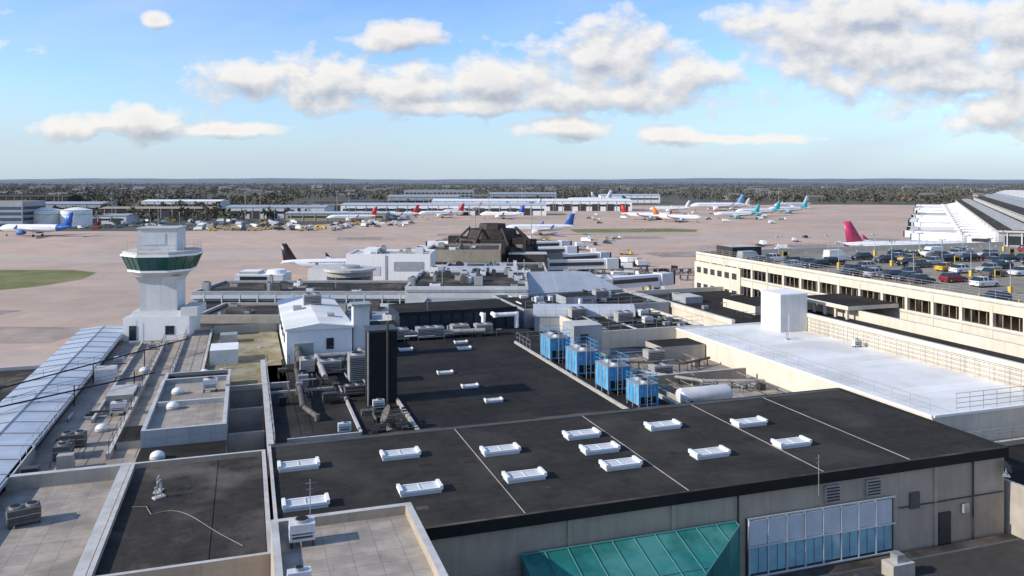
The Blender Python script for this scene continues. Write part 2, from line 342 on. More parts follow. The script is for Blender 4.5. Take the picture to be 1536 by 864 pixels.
ductrun('ventilation_duct',[(4.6,70,11.7),(4.9,84,11.7),(4.9,84,12.6)],.24,brownduct,leg=11)
ductrun('ventilation_duct',[(4.7,70,11.7),(5.6,68,11.4),(5.6,68,11.05)],.22,brownduct)
ductrun('ventilation_duct',[(7.2,78.5,12.1),(7.2,88,12.1),(12.0,88,12.1),(12,90.2,12.1)],.27,duct,leg=11)
ductrun('ventilation_duct',[(5.4,86,11.8),(5.4,89.9,12.6)],.4,brownduct)
ductrun('ventilation_duct',[(30,103.1,13.0),(30,102.2,13.0),(30,102.2,11.2)],.3,white)
ductrun('ventilation_duct',[(31.5,103.1,13.0),(31.5,101.8,13.0),(34.5,101.8,13.0),(34.5,101.8,11.2)],.3,white)
ductrun('ventilation_duct',[(14,100,11.8),(29,98,11.8)],.3,duct,leg=11)
ductrun('ventilation_duct',[(37,78,11.0),(44,71,10.6),(50,69,10.6)],.17,duct,leg=9.8)
ductrun('ventilation_duct',[(37,81,11.0),(46,78,10.7),(50.5,80,10.6)],.15,brownduct,leg=9.8)
def pipes(n,x0,x1,y0,y1,z,zh,xm,mats,lmax=3):
    m=MB()
    for i in range(n):
        a=random.uniform(x0,x1); b=random.uniform(y0,y1); q=random.choice((0,1.57)); L=random.uniform(1,lmax); zz=z+random.uniform(.15,zh)
        m.tube((a,b,zz),(min(xm,a+L*math.cos(q)),b+L*math.sin(q),zz),random.choice((.03,.05,.09)),random.choice(mats),6); m.tube((a,b,z),(a,b,zz),.035,darkmetal,4)
        if i%4==0:
            w=random.uniform(.2,.6); m.box(a-w,a+w,b-.4,b+.3,z+.004,z+random.uniform(.3,1.1),random.choice(mats+(conc,)))
    return m.finish('plant_pipework',rz=TH)
pipes(22,9.4,12.6,60.8,69.5,11,.9,12.8,(darkmetal,brownduct,black),2)
pipes(44,3,12.4,73,89,11,1.3,12.9,(darkmetal,brownduct,galv,black))
pipes(64,36.5,50,61,86,9.8,1.2,51.5,(darkmetal,brownduct,galv,tan),5)
pipes(34,42,55,91,103,12,.7,55.5,(darkmetal,galv,duct)); pipes(34,38,59,107,120,12.4,.8,59.5,(darkmetal,galv,duct,white)); pipes(20,-14.3,-10,60.5,110,10.8,.5,-10,(darkmetal,galv),2)
pipes(16,13.5,30.5,96,102.5,11,1,31,(darkmetal,galv,white))
pipes(14,61.5,76,92,117,12,.8,77,(darkmetal,galv,duct))
def dish(r=.9):
    s=MB(); s.tube((0,0,0),(0,0,1.1),.05,galv,8)
    rings=[]
    d=Vector((-.25,-.8,.55)).normalized(); u=d.cross(Vector((0,0,1))).normalized(); w=d.cross(u)
    for t in (.02,.3,.55,.8,1):
        rings.append([Vector((0,0,1.2))+d*(t*t*r*.3)+(u*math.cos(q)+w*math.sin(q))*r*t for q in [2*math.pi*j/20 for j in range(20)]])
    s.loft(rings,brownduct,cap=False); s.tube(Vector((0,0,1.2))+w*r*.9,Vector((0,0,1.2))+d*r*.9,.02,darkmetal,4); s.tube(Vector((0,0,1.2)),Vector((0,0,1.2))+d*r*.9,.02,darkmetal,4)
    s.box(-.5,.5,-.5,.5,0,.08,galv)
    for q in (0,2.1,4.2): s.tube((.45*math.cos(q),.45*math.sin(q),.05),(0,0,.8),.03,galv,4)
    return s.finish('satellite_dish',mesh_only=True)
D=dish()
gi(D,'satellite_dish',10.7,63.9,11.003,-1.1).scale=(.7,.7,.95); gi(D,'satellite_dish',50.7,42.4,10.2,.8).scale=(.5,.5,.5)
s=MB(); s.cyl(0,0,0,.25,.6,.6,coping,20); s.loft([[(.58*math.cos(t)*math.cos(q),.58*math.cos(t)*math.sin(q),.25+.42*math.sin(t)) for q in [2*math.pi*j/20 for j in range(20)]] for t in (0,.3,.6,.9,1.2,1.5)],white); dome=s.finish('dome_skylight',mesh_only=True,smooth=True)
for a,b,z in ((-5.7,71.2,12.2),(-5.9,61.2,11.4),(-5.7,76,12.2),(-4,87,11.2),(-11,71.5,10.8),(-9.9,90,11.2)): gi(dome,'dome_skylight',a,b,z+.003).scale=(.85,.85,.85)
s=MB(); s.tube((0,0,0),(0,0,.9),.05,galv,8); s.tube((0,0,.86),(.25,0,.98),.05,galv,8); s.box(-.2,.5,-.2,.2,0,.1,coping); s.tube((.35,0,0),(.35,0,.6),.04,galv,8); s.tube((.35,0,.6),(.35,0,.7),.09,galv,8); vent=s.finish('roof_vent',mesh_only=True)
for a,b,z in ((-5.2,54,11.6),(-4.9,53.2,11.6),(4,31,13.2),(-9,104,10.8),(-2,90,11),(1.5,100,11),(61,80,12)): gi(vent,'roof_vent',a,b,z+.003,random.uniform(0,6))
s=MB(); s.tube((0,0,0),(0,0,2.6),.02,galv,6); s.tube((-.25,0,2.4),(.25,0,2.4),.012,galv,4); s.tube((-.2,0,2.1),(.2,0,2.1),.012,galv,4); mast=s.finish('antenna_mast',mesh_only=True)
for a,b,z in ((3.1,41.8,13.2),(34.8,42.4,10.8),(12.2,72,17.6),(1.8,66,11.6),(-13,110,10.8),(23,105,13.6)): gi(mast,'antenna_mast',a,b,z)
def cooling():
    s=MB(); w,d,h=2.5,3.2,2.9
    for x in(-w/2,w/2-.14):
        for y in(-d/2,0,d/2-.14): s.box(x,x+.14,y,y+.14,0,.6,galv)
    s.box(-w/2,w/2,-d/2,d/2,.5,h,blue)
    for y in (-d/2-.04,d/2+.0): s.box(-w/2+.25,w/2-.25,y,y+.04,.7,1.5,black)
    for q in range(4):
        x=-w/2+w*q/3; s.box(x-.05,x+.05,-d/2-.06,-d/2-.041,.5,h+.05,blue)
    for q in range(5):
        y=-d/2+d*q/4; s.box(-w/2-.05,-w/2-.002,y-.05,y+.05,.5,h+.05,galv)
    s.box(-w/2-.06,w/2+.06,-d/2-.065,d/2+.065,h,h+.1,galv)
    for y in(-.8,.8): s.cyl(0,y,h+.1,h+.45,.68,.6,galv,20); s.cyl(0,y,h+.45,h+.47,.52,.52,black,20)
    s.rail([(-w/2,-d/2,h+.1),(w/2,-d/2,h+.1),(w/2,d/2,h+.1),(-w/2,d/2,h+.1),(-w/2,-d/2,h+.1)],blue,.9,.9,.025)
    s.tube((w/2+.2,-d/2,.3),(w/2+.2,d/2,.3),.12,darkmetal,8); s.tube((w/2+.2,0,.3),(w/2+.2,0,2.4),.12,darkmetal,8)
    for x in(-.25,.25): s.tube((x,-d/2-.2,0),(x,-d/2-.2,h+1),.03,galv,4)
    for q in range(8): s.tube((-.25,-d/2-.2,.3+q*.4),(.25,-d/2-.2,.3+q*.4),.02,galv,4)
    return s.finish('cooling_tower',mesh_only=True)
CTW=cooling()
for a,b,k in ((32.6,82.8,.92),(32.7,75.6,.92),(33,69,.88),(33.3,63.6,.74)): gi(CTW,'cooling_tower',a,b,11.003,0).scale=(k,k,k)
m=MB(); m.box(36.2,39.8,86,89.5,9,14,greywall,coping); m.box(37,38,85.95,85.99,11,13,darkmetal); m.finish('plant_room',rz=TH)
m=MB(); m.box(36.02,51.9,59.7,88,0,9.8,conc,paver); m.box(36.02,36.25,60,86,9.8,11.3,conc,coping); m.box(37,50.5,72.9,73.2,9.802,11.0,tan,coping); m.box(38,38.3,62,72.5,9.802,10.8,tan,coping)
m.box(46,51.8,83,87,9.802,11.5,conc,feltdk); m.finish('plant_yard',rz=TH)
m=MB()
rr=.75; R=[]
for x,q in ((37.9,.6),(38,.93),(38.2,1),(43,1),(43.2,.93),(43.3,.6)):
    R.append([(x,65.2+rr*q*1.1*math.cos(t),11.0+rr*q*math.sin(t)) for t in [2*math.pi*j/20 for j in range(20)]])
m.loft(R,lightwall)
for x in(38.6,40.5,42.4): m.box(x-.1,x+.1,64.6,65.8,9.8,10.6,galv)
m.finish('storage_tank',rz=TH,smooth=True)
m=MB(); m.roofed(41,56,90,104,0,12,cream,feltdk,.35,.3,coping); m.box(47,47.2,90.4,103.6,12,12.15,coping); m.finish('terminal_wing',rz=TH)
m=MB(); m.roofed(37,60,106,121,0,12.4,greywall,feltdk,.4,.3,coping); m.box(45,50,110,114,12.4,13.6,greywall,feltdk); m.finish('terminal_wing',rz=TH)
m=MB(); m.box(60.5,77.9,90.2,119,0,12,cream,feltdk); m.box(60.3,60.8,90.2,119.2,12.002,12.7,cream,coping); m.box(60.8,77.8,118.8,119.2,12.002,12.7,cream,coping)
m.box(68,77.9,96,104,12,13.2,cream,feltdk); m.box(64,67,108,112,12.01,13,greywall,coping)
m.finish('terminal_wing',rz=TH)
m=MB(); m.box(52,67,50,90,0,12,cream,whiteroof); m.box(51.9,52.15,50,90,12.002,12.2,white); m.box(52.15,67,89.8,90,12.002,12.2,white); m.box(52.15,67,49.9,50.15,12.002,12.2,white)
m.finish('terminal_wing',rz=TH)
m=MB(); m.box(63.2,67.2,84,88,12,16.6,lightwall,white); m.box(63.1,67.3,83.9,88.1,16.6,16.75,white); m.box(64.4,65.2,83.93,83.99,12.2,14.2,panel); m.finish('stair_tower',rz=TH)
m=MB(); m.box(67.3,72,40,90,0,13.7,cream,feltdk); m.box(67.2,67.6,40,90,13.702,14.2,cream,coping); m.box(71.6,72,40,90,13.702,14.9,cream,coping)
m.box(72.1,77.9,40,90,0,12.2,cream,feltdk); m.box(68,77.8,88,90.1,13.8,15.4,cream,feltdk); m.box(70,77.8,80,87.5,15,15.5,cream,feltdk)
for b in np.arange(80.5,88,2): m.box(70.3,70.6,b,b+.3,13.8,15,cream)
m.finish('terminal_wing',rz=TH)
m=MB(); m.rail([(66.7,51,12),(66.7,83.5,12)],galv,1.8,1.6,.03,4); m.rail([(55,50.5,12),(66.7,50.5,12),(66.7,51,12)],galv,1.6,1.4,.025,4)
for b in np.arange(51,83.5,.32): m.tube((66.7,b,12.05),(66.7,b,13.8),.009,galv,3)
m.finish('fence',rz=TH)
m=MB(); m.rail([(52.4,50.6,12.2),(52.4,89,12.2)],galv,1.1,2,.018,2)
m.rail([(37,90.3,12.3),(41,90.3,12.3),(56,90.3,12.4)],galv,1.1,1.6,.02,2); m.rail([(37.3,106.2,12.8),(60,106.2,12.8)],galv,1.1,2,.02,2); m.rail([(31.5,88,11.2),(31.5,93,11.2),(36,93,11.2)],galv,1.1,1.2,.02,2)
m.finish('railing',rz=TH)
m=MB(); m.rail([(-14.5,62,11.7),(-14.5,75,11.7)],galv,1,1.6,.02,2); m.rail([(-7,85,11.5),(-7,111,11.5)],darkmetal,1,1.8,.02,2); m.rail([(2,60.5,11.6),(2,89,11.6)],galv,1,1.8,.015,2)
m.rail([(-9.4,64,11.2),(-9.4,108,11.2)],black,1,2,.02,2); m.finish('railing',rz=TH)
m=MB(); m.roofed(51.4,80,26,49.7,0,9.2,conc,feltdk,.4,.3,coping); m.rail([(52,49.2,9.6),(79,49.2,9.6)],galv,1.2,1.5,.03,3); m.box(60,64,38,42,9.2,10.4,galv); m.box(58,80,44,44.3,9.2,10.2,conc,coping); m.finish('terminal_wing',rz=TH)
m=MB(); m.box(8.9,51.3,-12,42.5,0,6,conc,asphalt); m.box(30,51,41.6,42.4,6.002,6.14,conc,feltold); m.box(41,51,31,37,6.002,6.01,redpave)
m.box(38.3,40,39.8,40.8,6.01,6.9,conc,coping); m.box(38.8,39.4,40,40.6,6.9,7.4,galv); m.box(36,37,39.9,40.7,6.01,6.5,darkmetal)
m.finish('forecourt_road',rz=TH)

# ------------------------------------------------------------ control tower
m=MB()
m.box(-4.4,4.4,-3.2,3.2,-1.2,1.9,white,coping); m.box(-3.4,3.2,-2.8,2.8,1.9,2.6,white,coping); m.box(3.2,5.4,-3,2.5,1.9,3.0,lightwall,coping)
m.box(-3.6,-2.6,-3.26,-3.21,-.9,.9,glass); m.box(1.2,2.4,-3.26,-3.21,-.3,.8,glass)
m.prism([(-2.5,-2.3),(2.5,-2.3),(2.5,2.3),(-2.5,2.3)],2.6,6.2,lightwall)
m.prism([(-2.5,-2.3),(2.5,-2.3),(2.5,2.3),(-2.5,2.3)],6.2,7.0,lightwall,poly2=[(-3,-2.8),(3,-2.8),(3,2.8),(-3,2.8)])
def oc(r,c=.42):
    k=r*c; return [(-r,-k),(-k,-r),(k,-r),(r,-k),(r,k),(k,r),(-k,r),(-r,k)]
m.prism(oc(2.9),6.9,7.6,lightwall,poly2=oc(4.2)); m.prism(oc(4.3),7.6,7.85,white)
m.prism(oc(4.15),7.85,9.6,greenglass,poly2=oc(4.95)); 
lo=oc(4.18);hi=oc(4.99)
for i in range(8):
    for t in (0,.33,.66):
        p=Vector((*lo[i],7.85)).lerp(Vector((*lo[(i+1)%8],7.85)),t); q=Vector((*hi[i],9.6)).lerp(Vector((*hi[(i+1)%8],9.6)),t); m.tube(p,q,.03,darkmetal,4)
m.prism(oc(5.15),9.6,9.85,white); m.prism(oc(4.9),9.85,10.2,coping)
m.rail([(*p,10.2) for p in oc(4.8)]+[(*oc(4.8)[0],10.2)],galv,.8,1.6,.015,2)
m.box(-2.7,2.5,-2.4,2.4,10.2,13.0,lightwall,coping); m.box(-2.9,2.7,-2.6,2.6,13.0,13.15,coping); m.box(-2.0,1.0,-2.46,-2.41,11,12.4,panel)
m.tube((2,1,13),(2,1,15),.03,galv,5); m.tube((-2,1,13),(-2,1,14.4),.025,galv,5); m.tube((3.6,-3,10.2),(3.6,-3,11.8),.03,galv,5);m.tube((-3.9,-3,10.2),(-3.9,-3,11.8),.03,galv,5)
o=m.finish('control_tower',loc=(-45.2,103.6,11.8),rz=math.radians(8)); o.scale=(.9,.9,1)

# ------------------------------------------------------------ middle distance terminal
m=MB(); m.prism([(-47,107.5),(-10,95),(g2w(52,88)),(g2w(78,89)),(36,137.6),(19,132),(2,136),(-53,136)],0,10.2,greywall,feltold); m.finish('terminal_building')
m=MB(); m.roofed(-54,-17.05,135,150,0,11.8,greywall,feltold,.4,.4,coping); m.box(-53,-18,134.9,134.98,9.3,10.6,glass); m.box(-54.1,-17,134.75,134.88,11,11.6,panel)
for x in np.arange(-52,-18,3): m.box(x,x+.2,134.7,134.74,8,11.8,panel)
m.finish('terminal_building')
m=MB(); m.roofed(-17,2.6,127,150,0,13.7,lightwall,feltold,.4,.4,coping); m.box(-16.8,2.4,126.9,126.98,13.2,13.6,greywall); m.box(-16,2,126.92,126.98,10.8,11.7,panel)
m.finish('terminal_building')
m=MB(); m.roofed(-27,-14,108,123,0,11.6,lightwall,silver2,.4,.4,white); m.roofed(-46,-29,116,128,0,11,conc,feltold,.4,.4,coping); m.roofed(-13.5,-2,112,124,0,12.4,greywall,silver2,.4,.4,coping); m.finish('terminal_building')
m=MB(); m.prism([(3.2,121),(19.6,131.5),(13,166),(0.8,164)],0,11.8,greywall,silver2)
m.face([(2.6,120,11.9),(20.2,131,11.9),(14.5,150,13.8),(3,150,13.8)],silver2); m.face([(3,150,13.8),(14.5,150,13.8),(13,167,12),(.5,165,12)],silver2)
m.face([(20.2,131,11.9),(13,167,12),(14.5,150,13.8)],silver2); m.face([(2.6,120,11.9),(3,150,13.8),(.5,165,12)],silver2)
m.finish('terminal_hall')
def barrel(x0,x1,y,r,z0,z,mat,wall,name):
    m=MB(); R=[]
    for x in (x0,x1): R.append([(x,y-r*math.cos(t),z+.75*r*math.sin(t)) for t in [math.pi*j/12 for j in range(13)]])
    m.loft(R,mat); m.box(x0+.1,x1-.1,y-r+.1,y+r-.1,z0,z,wall)
    for x in np.arange(x0+1.5,x1,1.5):
        m.loft([[(q,y-(r+.03)*math.cos(t),z+.75*(r+.03)*math.sin(t)) for t in [math.pi*j/12 for j in range(13)]] for q in (x-.04,x+.04)],coping)
    return m.finish(name)
barrel(3,17,112,1.9,8,12.2,silver,greywall,'terminal_hall'); barrel(-13,1,158,4,5,11,silver,greywall,'terminal_hall'); barrel(22,40,142,3,0,7,silver2,greywall,'terminal_hall')
m=MB()
m.cyl(-33,163,0,12.6,4.6,4.6,conc,28,feltold); m.cyl(-33,163,12.6,13.1,5.2,5.2,coping,28); m.cyl(-33,163,10.6,11.6,4.65,4.65,glass,28); m.cyl(-33,163,13.1,13.6,2,2,galv,16)
m.finish('rotunda_building')
m=MB(); m.box(-52,-43,150,156,5,13.2,lightwall,white); m.box(-51,-46,149.9,149.99,12,12.9,glass); m.cyl(-45,153,13.2,13.9,2,1.6,white,20); m.box(-51.5,-48,151,155,13.2,13.7,galv,white); m.finish('terminal_hall')
m=MB(); m.roofed(-36.5,-18,176,188,0,14.4,white,coping,.3,.3,white); m.box(-27.9,-27.5,175.9,175.99,6,14.4,greywall); m.box(-26,-19.5,175.9,175.97,11,13,greywall); m.box(-33,-30,178,184,14.4,15.6,white); m.box(-36,-29,175.93,175.98,10,12,panel); m.box(-46,-36.6,180,190,0,11,lightwall,coping); m.finish('pier_building')
m=MB(); m.roofed(-22,-3,205,225,0,12.6,tan,brownrf,.5,.4,tan); m.box(-20,-5,204.9,204.98,8,10,glass); m.roofed(-16,8,160,200,0,10,greywall,feltold,.4,.4,coping); m.roofed(-40,-16.2,190,204,0,9,lightwall,silver2,.4,.4,white)
m.roofed(8.1,24,190,200,0,7,greywall,silver2,.4,.4,white); m.finish('pier_building')
m=MB()
cx,cy=-6,246; W8=[math.pi/8+math.pi/4*j for j in range(8)]
m.prism([(cx+13*math.cos(t),cy+13*math.sin(t)) for t in W8],0,9.5,conc,brownrf)
for r,z0,z1,r2 in ((14.5,9.5,11.2,13.5),(11.8,11.2,13.4,10.8),(8.4,13.4,16.0,7.6),(4.6,16.0,17.6,4.2)):
    m.cyl(cx,cy,z0,z1,r,r2,brownrf,8,rot=math.pi/8,top=black)
for j,t in enumerate(W8):
    m.tube((cx+15.2*math.cos(t),cy+15.2*math.sin(t),9.7),(cx+7.6*math.cos(t),cy+7.6*math.sin(t),16.4),.35,brownrf,4)
    x,y=cx+11.5*math.cos(t+.39),cy+11.5*math.sin(t+.39); m.box(x-2,x+2,y-2,y+2,9.5,13.8-(j%3),brownrf,black); m.box(x-1,x+1,y-2.05,y-2.01,11,12,tan)
m.box(cx-13,cx-4,cy-22,cy-14,0,11.8,brownrf); m.box(cx+5,cx+16,cy-20,cy-12,0,10,brownrf,coping); m.box(cx+10,cx+22,cy+6,cy+14,0,8,tan,brownrf)
m.box(cx-3,cx+4,cy-19,cy-13,0,13.2,brownrf,black); m.box(cx-3.5,cx-1,cy-19.2,cy-19.05,10,12.4,tan)
m.finish('pier_building')
m=MB(); m.roofed(-9,-1,258,330,0,8,lightwall,feltold,.4,.4,coping); m.box(-9.06,-9.003,260,328,4,6.5,glass); m.finish('pier_building')
m=MB()
for i in range(420):
    x=random.uniform(-53,20); y=random.uniform(109,223)
    if -17<x<2 and 128<y<149: z=13.7
    elif -53<x<-18 and 136<y<149: z=11.8
    elif -15<x<7 and 161<y<199: z=10
    elif -39<x<-18 and 191<y<203: z=9
    elif -21<x<-4 and 206<y<224: z=12.6
    elif -26<x<-15 and 109<y<122: z=11.6
    elif -45<x<-30 and 117<y<127: z=11
    elif -35<x<-19 and 177<y<187: z=14.4
    else: continue
    w=random.uniform(.2,.9); d=random.uniform(.3,1.2); h=random.choice((.3,.5,.8,1.1,1.5)); mt=random.choice((galv,white,greywall,brownduct,duct,panel,darkmetal))
    m.box(x-w,x+w,y-d,y+d,z+.003,z+h,mt); m.box(x-w*.6,x+w*.6,y-d*.5,y+d*.5,z+h,z+h+.15,darkmetal)
    if i%9==0: m.tube((x+w+.3,y,z),(x+w+.3,y,z+random.uniform(2,4)),.05,galv,4)
m.finish('rooftop_plant')
def jet_bridge():
    s=MB(); s.cyl(0,0,0,7.2,1.9,1.9,lightwall,16); s.cyl(0,0,7.2,7.5,2.1,2.1,white,16)
    s.prism([(1.5,-1.3),(20,-1.2),(20,1.2),(1.5,1.3)],4.1,6.9,white); s.box(2,19,-1.33,-1.3,5.2,6.2,glass); s.box(19.8,23.5,-1.9,1.9,4,7.1,panel); s.box(23.5,24.2,-1.7,1.7,4.2,6.9,black)
    s.box(16,16.5,-1.8,-1.4,.6,4.4,galv); s.box(16,16.5,1.4,1.8,.6,4.4,galv); s.box(15.7,16.8,-2,2,.3,.9,galv)
    for y in(-1.8,1.8): s.tube((15.8,y-.3,.5),(15.8,y+.3,.5),.5,tyre,12); s.tube((16.8,y-.3,.5),(16.8,y+.3,.5),.5,tyre,12)
    return s.finish('jet_bridge',mesh_only=True)
JB=jet_bridge()
for x,y,r in ((-10,225,3.4),(-22,240,3.0),(-20,258,2.6),(9,240,.2),(11,256,.5),(-10,285,3.0),(-10,310,2.9),(0,285,.2),(0,310,.3),(-30,196,2.6),(20,196,.5)): inst(JB,'jet_bridge',(x,y,0),r)

# ------------------------------------------------------------ car park
m=MB()
A0,A1,B0,B1=78,152,34,128
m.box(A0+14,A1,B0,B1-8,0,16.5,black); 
for z in (4.5,7.5,10.5,13.5): m.box(A0+.3,A1,B0,B1-.3,z,z+.35,cream)
m.box(A0+.3,A1,B0,B1-.3,16.5,17,cream,deckroof)
for z in (4.4,7.4,10.4,13.4,16.4):
    m.box(A0,A0+.28,B0,B1,z,z+1.45 if z<16 else z+1.55,cream,coping)
    m.box(A0+.28,A1,B1-.28,B1,z,z+1.45 if z<16 else z+1.55,cream,coping)
    m.box(A0-.12,A0-.003,B0,B1,z+1.1,z+1.25,coping)
for b in np.arange(B0+1,B1,4.0):
    m.box(A0-.06,A0+.4,b-.2,b+.2,0,17.2,cream); m.box(A0+6,A0+6.4,b-.2,b+.2,0,16.5,conc)
    for q in (1.0,2.0,3.0): m.box(A0+.45,A0+.5,b+q-.05,b+q+.05,4.8,16.4,tan)
for a in np.arange(A0+4,A1,4.0): m.box(a-.2,a+.2,B1-.4,B1+.06,0,17.2,cream)
m.box(A0-.2,A0+.3,B1-14,B1+.2,0,16.2,cream)
for z in (14.9,12): 
    for b in np.arange(B1-13,B1-1,2.2): m.box(A0-.26,A0-.203,b,b+1.3,z-.6,z+.4,darkmetal)
m.box(A0+3,A0+9,B1-7,B1-2,17,19.2,brownrf,coping)
m.rail([(A0+.15,B0,17.95),(A0+.15,B1-.2,17.95),(A1,B1-.2,17.95)],galv,.9,2,.025,3)
for r in range(7):
    a=A0+6+r*10.5
    m.box(a-.08,a+.08,B0+3,B1-8,17.004,17.01,yline)
    for b in np.arange(B0+3,B1-8,2.6): m.box(a-4.6,a+4.6,b-.05,b+.05,17.004,17.009,yline)
    for b in np.arange(B0+10,B1-10,14): m.box(a+5.2,a+5.4,b,b+2.5,17.004,17.009,yline); m.box(a+5.0,a+5.6,b+2.0,b+2.3,17.0045,17.0095,yline)
m.finish('multi_storey_car_park',rz=TH)
s=MB(); s.tube((0,0,0),(0,0,4.0),.05,galv,6); s.tube((-.5,0,4.0),(.5,0,4.0),.04,galv,6); s.box(-.7,-.3,-.1,.1,3.95,4.08,panel); s.box(.3,.7,-.1,.1,3.95,4.08,panel); s.box(-.2,.2,-.2,.2,0,.9,yellow); lamp=s.finish('street_lamp',mesh_only=True)
for r in range(6):
    for b in range(44,120,15): gi(lamp,'street_lamp',A0+11.2+r*10.5,b,17.01)
s=MB(); s.tube((0,0,0),(0,0,1.0),.09,yellow,8); s.cyl(0,0,1.0,1.06,.11,.05,yellow,8); bol=s.finish('bollard',mesh_only=True)
for b in range(40,118,5): gi(bol,'bollard',A0+1.6,b,17.003)
s=MB(); s.box(-.5,.5,-.05,.05,1.2,2.2,yellow); s.tube((-.4,0,0),(-.4,0,1.2),.04,galv,5); s.tube((.4,0,0),(.4,0,1.2),.04,galv,5); s.box(-.4,.4,-.06,-.052,1.4,2.0,black); sgn=s.finish('direction_sign',mesh_only=True)
for a,b in ((84,112),(93,80),(103.5,96),(114,70),(124.5,104),(93,60),(103.5,58),(120,84)): gi(sgn,'direction_sign',a+1.2,b,17.01)
def car_mesh(col,van=False):
    s=MB(); W=.9
    body=[(-2.15,.3,.75,.8),(-2.1,.28,.92,.86),(-1.6,.25,.98,.9),(.7,.25,.95,.9),(1.6,.25,.85,.88),(2.05,.28,.7,.82),(2.18,.32,.6,.74)]
    if van: body=[(-2.5,.3,1.2,.92),(-2.45,.28,1.25,.95),(1.3,.28,1.25,.95),(2.2,.28,1.05,.92),(2.5,.32,.8,.85)]
    s.loft([[(x,-w,z0),(x,w,z0),(x,w,z1-.12),(x,w*.92,z1),(x,-w*.92,z1),(x,-w,z1-.12)] for x,z0,z1,w in body],col)
    if van: cab=[(-2.4,1.2,.9),(1.4,1.2,.9)]; top=[(-2.35,2.1,.82),(.7,2.1,.8)]
    else: cab=[(-1.95,.95,.82),(.95,.92,.82)]; top=[(-1.35,1.45,.66),(.25,1.45,.66)]
    (xa,za,wa),(xb,zb,wb)=cab; (xc,zc,wc),(xd,zd,wd)=top
    p=[(xa,-wa,za),(xb,-wb,zb),(xb,wb,zb),(xa,wa,za)]; q=[(xc,-wc,zc),(xd,-wd,zd),(xd,wd,zd),(xc,wc,zc)]
    s.loft([p,q],col,mats=[col if van else glass]); s.face([(xc,-wc,zc+.02),(xd,-wd,zd+.02),(xd,wd,zd+.02),(xc,wc,zc+.02)],col)
    if van: s.face([(xb-.02,-wb*.95,zb+.05),(xb-.02,wb*.95,zb+.05),(xd+.03,wd*.95,zd-.08),(xd+.03,-wd*.95,zd-.08)],glass)
    else:
        for x in(-1.0,-.2): 
            for sg in(-1,1): s.tube((x,sg*.825,.95),(x,sg*.67,1.45),.03,col,4)
    for x in(-1.35,1.35):
        for y in(-.8,.8): s.tube((x,y-.1,.33),(x,y+.1,.33),.33,tyre,14); s.tube((x,y-.115,.33),(x,y+.115,.33),.18,galv,10)
    for y in(-.6,.6): s.box(2.12 if not van else 2.46,2.2 if not van else 2.53,y-.15,y+.15,.55,.68,panel); s.box(-2.19 if not van else -2.53,-2.1 if not van else -2.48,y-.15,y+.15,.65,.8,M('tail_lamp',(.3,.01,.01),.3))
    return s.finish('parked_car',mesh_only=True)
def paint(n,c): return M('car_paint_'+n,c,.3,.04,1,spec=.6)
cols=[('black',(.012,.012,.014)),('silver',(.38,.38,.39)),('white',(.65,.65,.64)),('grey',(.1,.1,.1)),('blue',(.02,.035,.08)),('red',(.22,.02,.02)),('dkgrey',(.04,.04,.042)),('taxi',(.6,.36,.03))]
CM=[car_mesh(paint(*c)) for c in cols]; VM=[car_mesh(paint(*c),True) for c in cols]
wts=[7,5,2.5,5,1,.5,5,.5]
for r in range(7):
    for sg in(-1,1):
        for b in np.arange(B0+4.3,B1-10,2.6):
            dens=.4 if b>84 else .08
            if random.random()<dens:
                me=random.choices(CM,wts)[0] if random.random()<.95 else VM[random.choice((0,1,2))]
                o=gi(me,'parked_car',A0+6+r*10.5+sg*2.5+random.uniform(-.2,.2),b+random.uniform(-.1,.1),17.012,0 if random.random()<.5 else math.pi); o.scale=(.88,.88,.9)

# ------------------------------------------------------------ right pier building with jet bridges
p0=Vector((196,322)); p1=Vector((455,820)); dv=(p1-p0); Lp=dv.length; ang=math.atan2(dv.y,dv.x)
m=MB(); m.box(0,Lp,-50,0,0,10,greywall,feltold)
m.box(-1,Lp,-50,.6,10,10.7,coping,feltold)
m.box(0,Lp,-48,-16,10.7,13.6,greywall,feltold); m.box(-1,Lp,-49,-15,13.6,14.1,coping,feltold)
m.box(10,Lp,-42,-26,14.1,16.8,greywall,silver2)
m.box(0,Lp,.01,.06,4.5,8.8,glass); m.box(2,Lp,-15.98,-15.9,11.2,13.2,glass); m.box(-.1,-.02,-48,-2,5,8.5,glass); m.box(-.1,-.02,-46,-16,11.6,13.2,glass)
for x in np.arange(0,Lp,6): m.box(x,x+.5,.07,.5,0,10,lightwall); m.box(x,x+.4,-15.9,-15.6,10.7,13.6,lightwall)
for y in np.arange(-48,0,5): m.box(-.5,-.11,y,y+.4,0,10,lightwall)
for x in np.arange(4,Lp,9): m.box(x,x+3,-12,-5,10.71,11.9,greywall,coping)
for x in np.arange(20,Lp,16): m.box(x,x+5,-36,-32,16.8,18,galv)
m.finish('pier_building',loc=(p0.x,p0.y,0),rz=ang)
for i in range(20):
    t=14+i*26
    if t<Lp:
        q=p0+dv.normalized()*t; n_=Vector((-dv.y,dv.x)).normalized(); q2=q+n_*12
        m=MB(); m.box(-12,0,-1.5,1.5,4.2,7.2,white); m.loft([[(-12,y,7.2),(-12,y,9.6),(-2,y,7.4)] for y in (-1.6,1.6)],white); m.box(-10,-3,-1.55,-1.51,5,6.4,glass); m.box(-10,-3,1.51,1.55,5,6.4,glass); m.box(-3,-2.4,-.5,.5,0,4.2,galv); m.box(-9,-8.4,-.5,.5,0,4.2,galv)
        m.finish('pier_link_bridge',loc=(q2.x,q2.y,0),rz=ang+math.pi/2)
        inst(JB,'jet_bridge',(q2.x,q2.y,0),ang+math.pi/2+random.uniform(.1,.7)*random.choice((1,-1)))
m=MB(); R=[]
